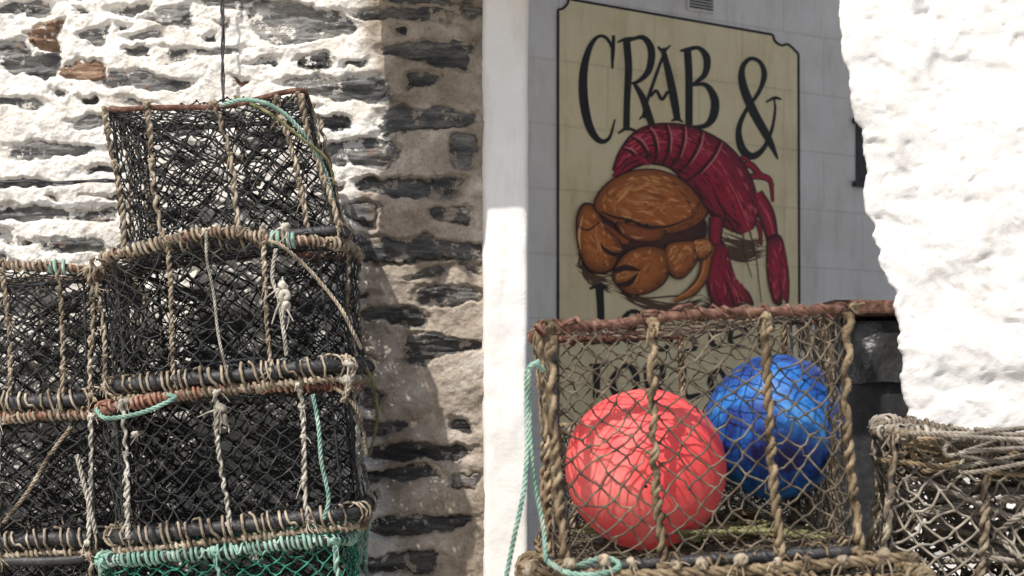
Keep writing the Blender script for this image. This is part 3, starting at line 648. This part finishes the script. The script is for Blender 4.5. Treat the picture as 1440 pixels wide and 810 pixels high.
# ---------------------------------------------------------------- loose ropes
def lr(name,pts,r,mat,strands=3,pitch=None):
    mb=MB();rope(mb,spline(np.array(pts),10),r,strands,pitch);return mb.build(name,mat)
F=3.47
lr("loose_rope",[W(378,338,F),W(400,348,F-.02),W(440,385,F),W(478,432,F),W(497,468,F),W(508,490,F+.03)],.0050,M_rope)
lr("loose_rope",[W(388,350,F-.01),W(383,390,F-.01),W(392,420,F-.02),W(398,460,F-.02),W(403,500,F-.03)],.0055,M_white)
lr("loose_rope",[W(290,325,F-.02),W(291,365,F-.02),W(300,410,F-.02),W(307,470,F-.01),W(318,520,F)],.004,M_white)
lr("loose_rope",[W(310,148,F+.06),W(345,140,F+.03),W(385,150,F+.03),W(420,180,F+.05),W(455,235,F+.1),W(470,285,F+.12)],.0055,M_teal)
lr("loose_rope",[W(330,135,F+.1),W(380,160,F+.05),W(425,195,F+.05),W(460,225,F+.1),W(470,260,F+.12)],.0042,M_yel)
lr("loose_rope",[W(135,575,F),W(150,588,F-.03),W(200,580,F-.03),W(245,560,F-.02),W(235,555,F)],.0060,M_teal)
lr("loose_rope",[W(440,555,F-.01),W(448,600,F-.02),W(452,650,F-.02),W(462,700,F-.02),W(455,730,F-.02)],.0058,M_teal)
lr("loose_rope",[W(470,545,F),W(490,560,F-.02),W(508,590,F),W(516,640,F+.05)],.005,M_rope)
lr("loose_rope",[W(485,500,F),W(497,520,F-.03),W(490,545,F-.03),W(482,565,F-.02)],.008,M_rope)
lr("loose_rope",[W(100,600,3.58),W(70,640,3.57),W(40,690,3.57),W(5,735,3.58)],.0055,M_rope)
lr("loose_rope",[W(108,640,3.58),W(118,680,3.57),W(128,720,3.57),W(135,750,3.58)],.0065,M_white)
lr("loose_rope",[W(505,500,3.7),W(525,540,3.75),W(530,590,3.8),W(520,640,3.85)],.005,M_yel)
rk=np.random.default_rng(5)
mb=MB()
for c,r_ in ((W(400,415,F-.03),.018),(W(398,402,F-.03),.014),(W(402,430,F-.03),.014),(W(490,512,F-.03),.014),(W(488,535,F-.03),.015),(W(312,575,F-.03),.014),(W(316,590,F-.03),.015),(W(190,610,F-.03),.010),(W(402,320,F-.02),.014)): knot(mb,c,r_,rk)
mb.build("rope_knots",M_white)
G=2.70
lr("teal_rope",[W(758,508,G),W(745,520,G-.02),W(744,560,G),W(746,620,G),W(752,680,G+.02),W(764,740,G+.03),W(768,790,G)],.0050,M_teal)
lr("teal_rope",[W(764,520,G),W(750,512,G-.03),W(741,530,G-.01),W(742,600,G),W(738,680,G),W(722,760,G),W(708,830,G)],.0050,M_teal)
lr("teal_rope",[W(770,790,2.62),W(800,806,2.6),W(840,808,2.6),W(872,796,2.62),W(850,785,2.63),W(812,796,2.62)],.006,M_teal)
lr("thick_rope",[W(728,802,2.64),W(800,806,2.63),W(900,808,2.62),W(1000,804,2.62),W(1100,798,2.62),W(1200,790,2.63),W(1285,782,2.66)],.011,M_rope2)
mb=MB()
for k in range(12): knot(mb,W(750+k*48+R.uniform(-14,14),796-k*1.5+R.uniform(-6,8),2.61),R.uniform(.009,.015),rk)
mb.build("rope_knots",M_rope)
def tangle(name,c,ext,n,r,mat,seed):
    rg=np.random.default_rng(seed);mb=MB()
    P=np.array(c)+rg.uniform(-1,1,(n,3))*np.array(ext);rope(mb,spline(P,10),r);mb.build(name,mat)
tangle("rope_tangle",(.40,2.98,1.19),(.25,.15,.02),26,.005,M_yel,1)
tangle("rope_tangle",(.50,3.05,1.20),(.13,.12,.035),24,.006,M_rope2,2)
tangle("rope_tangle",(1.06,3.05,1.22),(.24,.15,.13),70,.007,M_palenet,3)
tangle("rope_tangle",(1.02,3.0,1.34),(.26,.12,.05),40,.006,M_rope2,4)
tangle("rope_tangle",(1.08,2.90,1.36),(.24,.06,.05),44,.005,M_palenet,6)
tangle("rope_tangle",(-.75,3.75,1.56),(.2,.12,.03),20,.005,M_rubber,5)
# ---------------------------------------------------------------- cables on stone wall
lr("wall_cable",[W(311,-60,4.03),W(312,0,4.03),W(314,40,4.03),W(313,90,4.03),W(316,200,4.0)],.006,M_cable,2,.2)
lr("wall_cable",[W(-150,262,4.04),W(0,258,4.04),W(40,254,4.04),W(90,257,4.04),W(150,254,4.04),W(300,262,4.04)],.006,M_cable,2,.2)
# ---------------------------------------------------------------- bin with liner behind
bn=empty("refuse_bin");mb=MB()
def rr3(w,d,r,z,cx,cy): P=rrect(w,d,r,10);return np.c_[P[:,0]+cx,P[:,1]+cy,np.full(len(P),z)]
def loft(mb,rings):
    V=np.array(rings);n=V.shape[1];i=np.arange(len(V)-1)[:,None];j=np.arange(n)[None];j2=(j+1)%n
    mb.add(V,np.stack([i*n+j,i*n+j2,(i+1)*n+j2,(i+1)*n+j],-1))
cx,cy=1.30,4.75
loft(mb,[rr3(.42+.10*t,.40+.08*t,.05,.02+1.5*t,cx,cy) for t in np.linspace(0,1,8)]);mb.build("body",M_rubber,bn)
mb=MB();rg=[]
for k,t in enumerate(np.linspace(0,1,26)):
    P=rr3(.53+.05*t,.49+.05*t,.16,1.70-.20*t,cx,cy);th=np.arctan2(P[:,1]-cy,P[:,0]-cx);n_=.028*vn(th*6,th*0+t*1.5,4)+.02*vn(th*15,th*0+t*4,6)
    P[:,0]+=n_*np.cos(th)*(.4+t);P[:,1]+=n_*np.sin(th)*(.4+t);P[:,2]+=.05*t*vn(th*4,th*0,7);rg.append(P)
loft(mb,rg)
m=simple("grey_plastic_liner",[(.3,(.018,.018,.018)),(.6,(.045,.045,.045))],10,rough=.4,spec=.4,bscale=25,bd=.02);mb.build("liner",m,bn)
mb=MB();box(mb,(cx-.30,cy-.29,1.715),(cx+.30,cy+.27,1.765));o=mb.build("rust_red_lid",M_rust,bn,False);bv=o.modifiers.new("b","BEVEL");bv.width=.015;bv.segments=3
# ---------------------------------------------------------------- light
el=math.radians(52);hx,hy=.514,.857
d=Vector((hx*math.cos(el),hy*math.cos(el),-math.sin(el)))
L_=bpy.data.lights.new("sun","SUN");L_.energy=4.8;L_.angle=math.radians(.5);L_.color=(1,.95,.88)
so=bpy.data.objects.new("sun",L_);scn.collection.objects.link(so);so.rotation_euler=d.to_track_quat('-Z','Y').to_euler();so.location=(-3,-5,8)
w=bpy.data.worlds.new("World");scn.world=w;w.use_nodes=True;nt=w.node_tree
sk=nt.nodes.new("ShaderNodeTexSky");sk.sky_type='NISHITA';sk.sun_disc=False;sk.sun_elevation=el;sk.sun_rotation=math.atan2(-hx,-hy)
sk.dust_density=3.0
nt.links.new(sk.outputs[0],nt.nodes["Background"].inputs[0]);nt.nodes["Background"].inputs[1].default_value=.145
cam=bpy.data.cameras.new("camera");co=bpy.data.objects.new("camera",cam);scn.collection.objects.link(co)
co.location=(0,0,CZ);co.rotation_euler=(math.radians(90),0,0);cam.lens=50;cam.sensor_width=36;cam.shift_y=(HY-405)/1440;cam.clip_end=1000
cam.dof.use_dof=True;cam.dof.focus_distance=3.6;cam.dof.aperture_fstop=4.0
scn.camera=co
scn.view_settings.view_transform='Standard';scn.view_settings.look='None';scn.view_settings.exposure=0
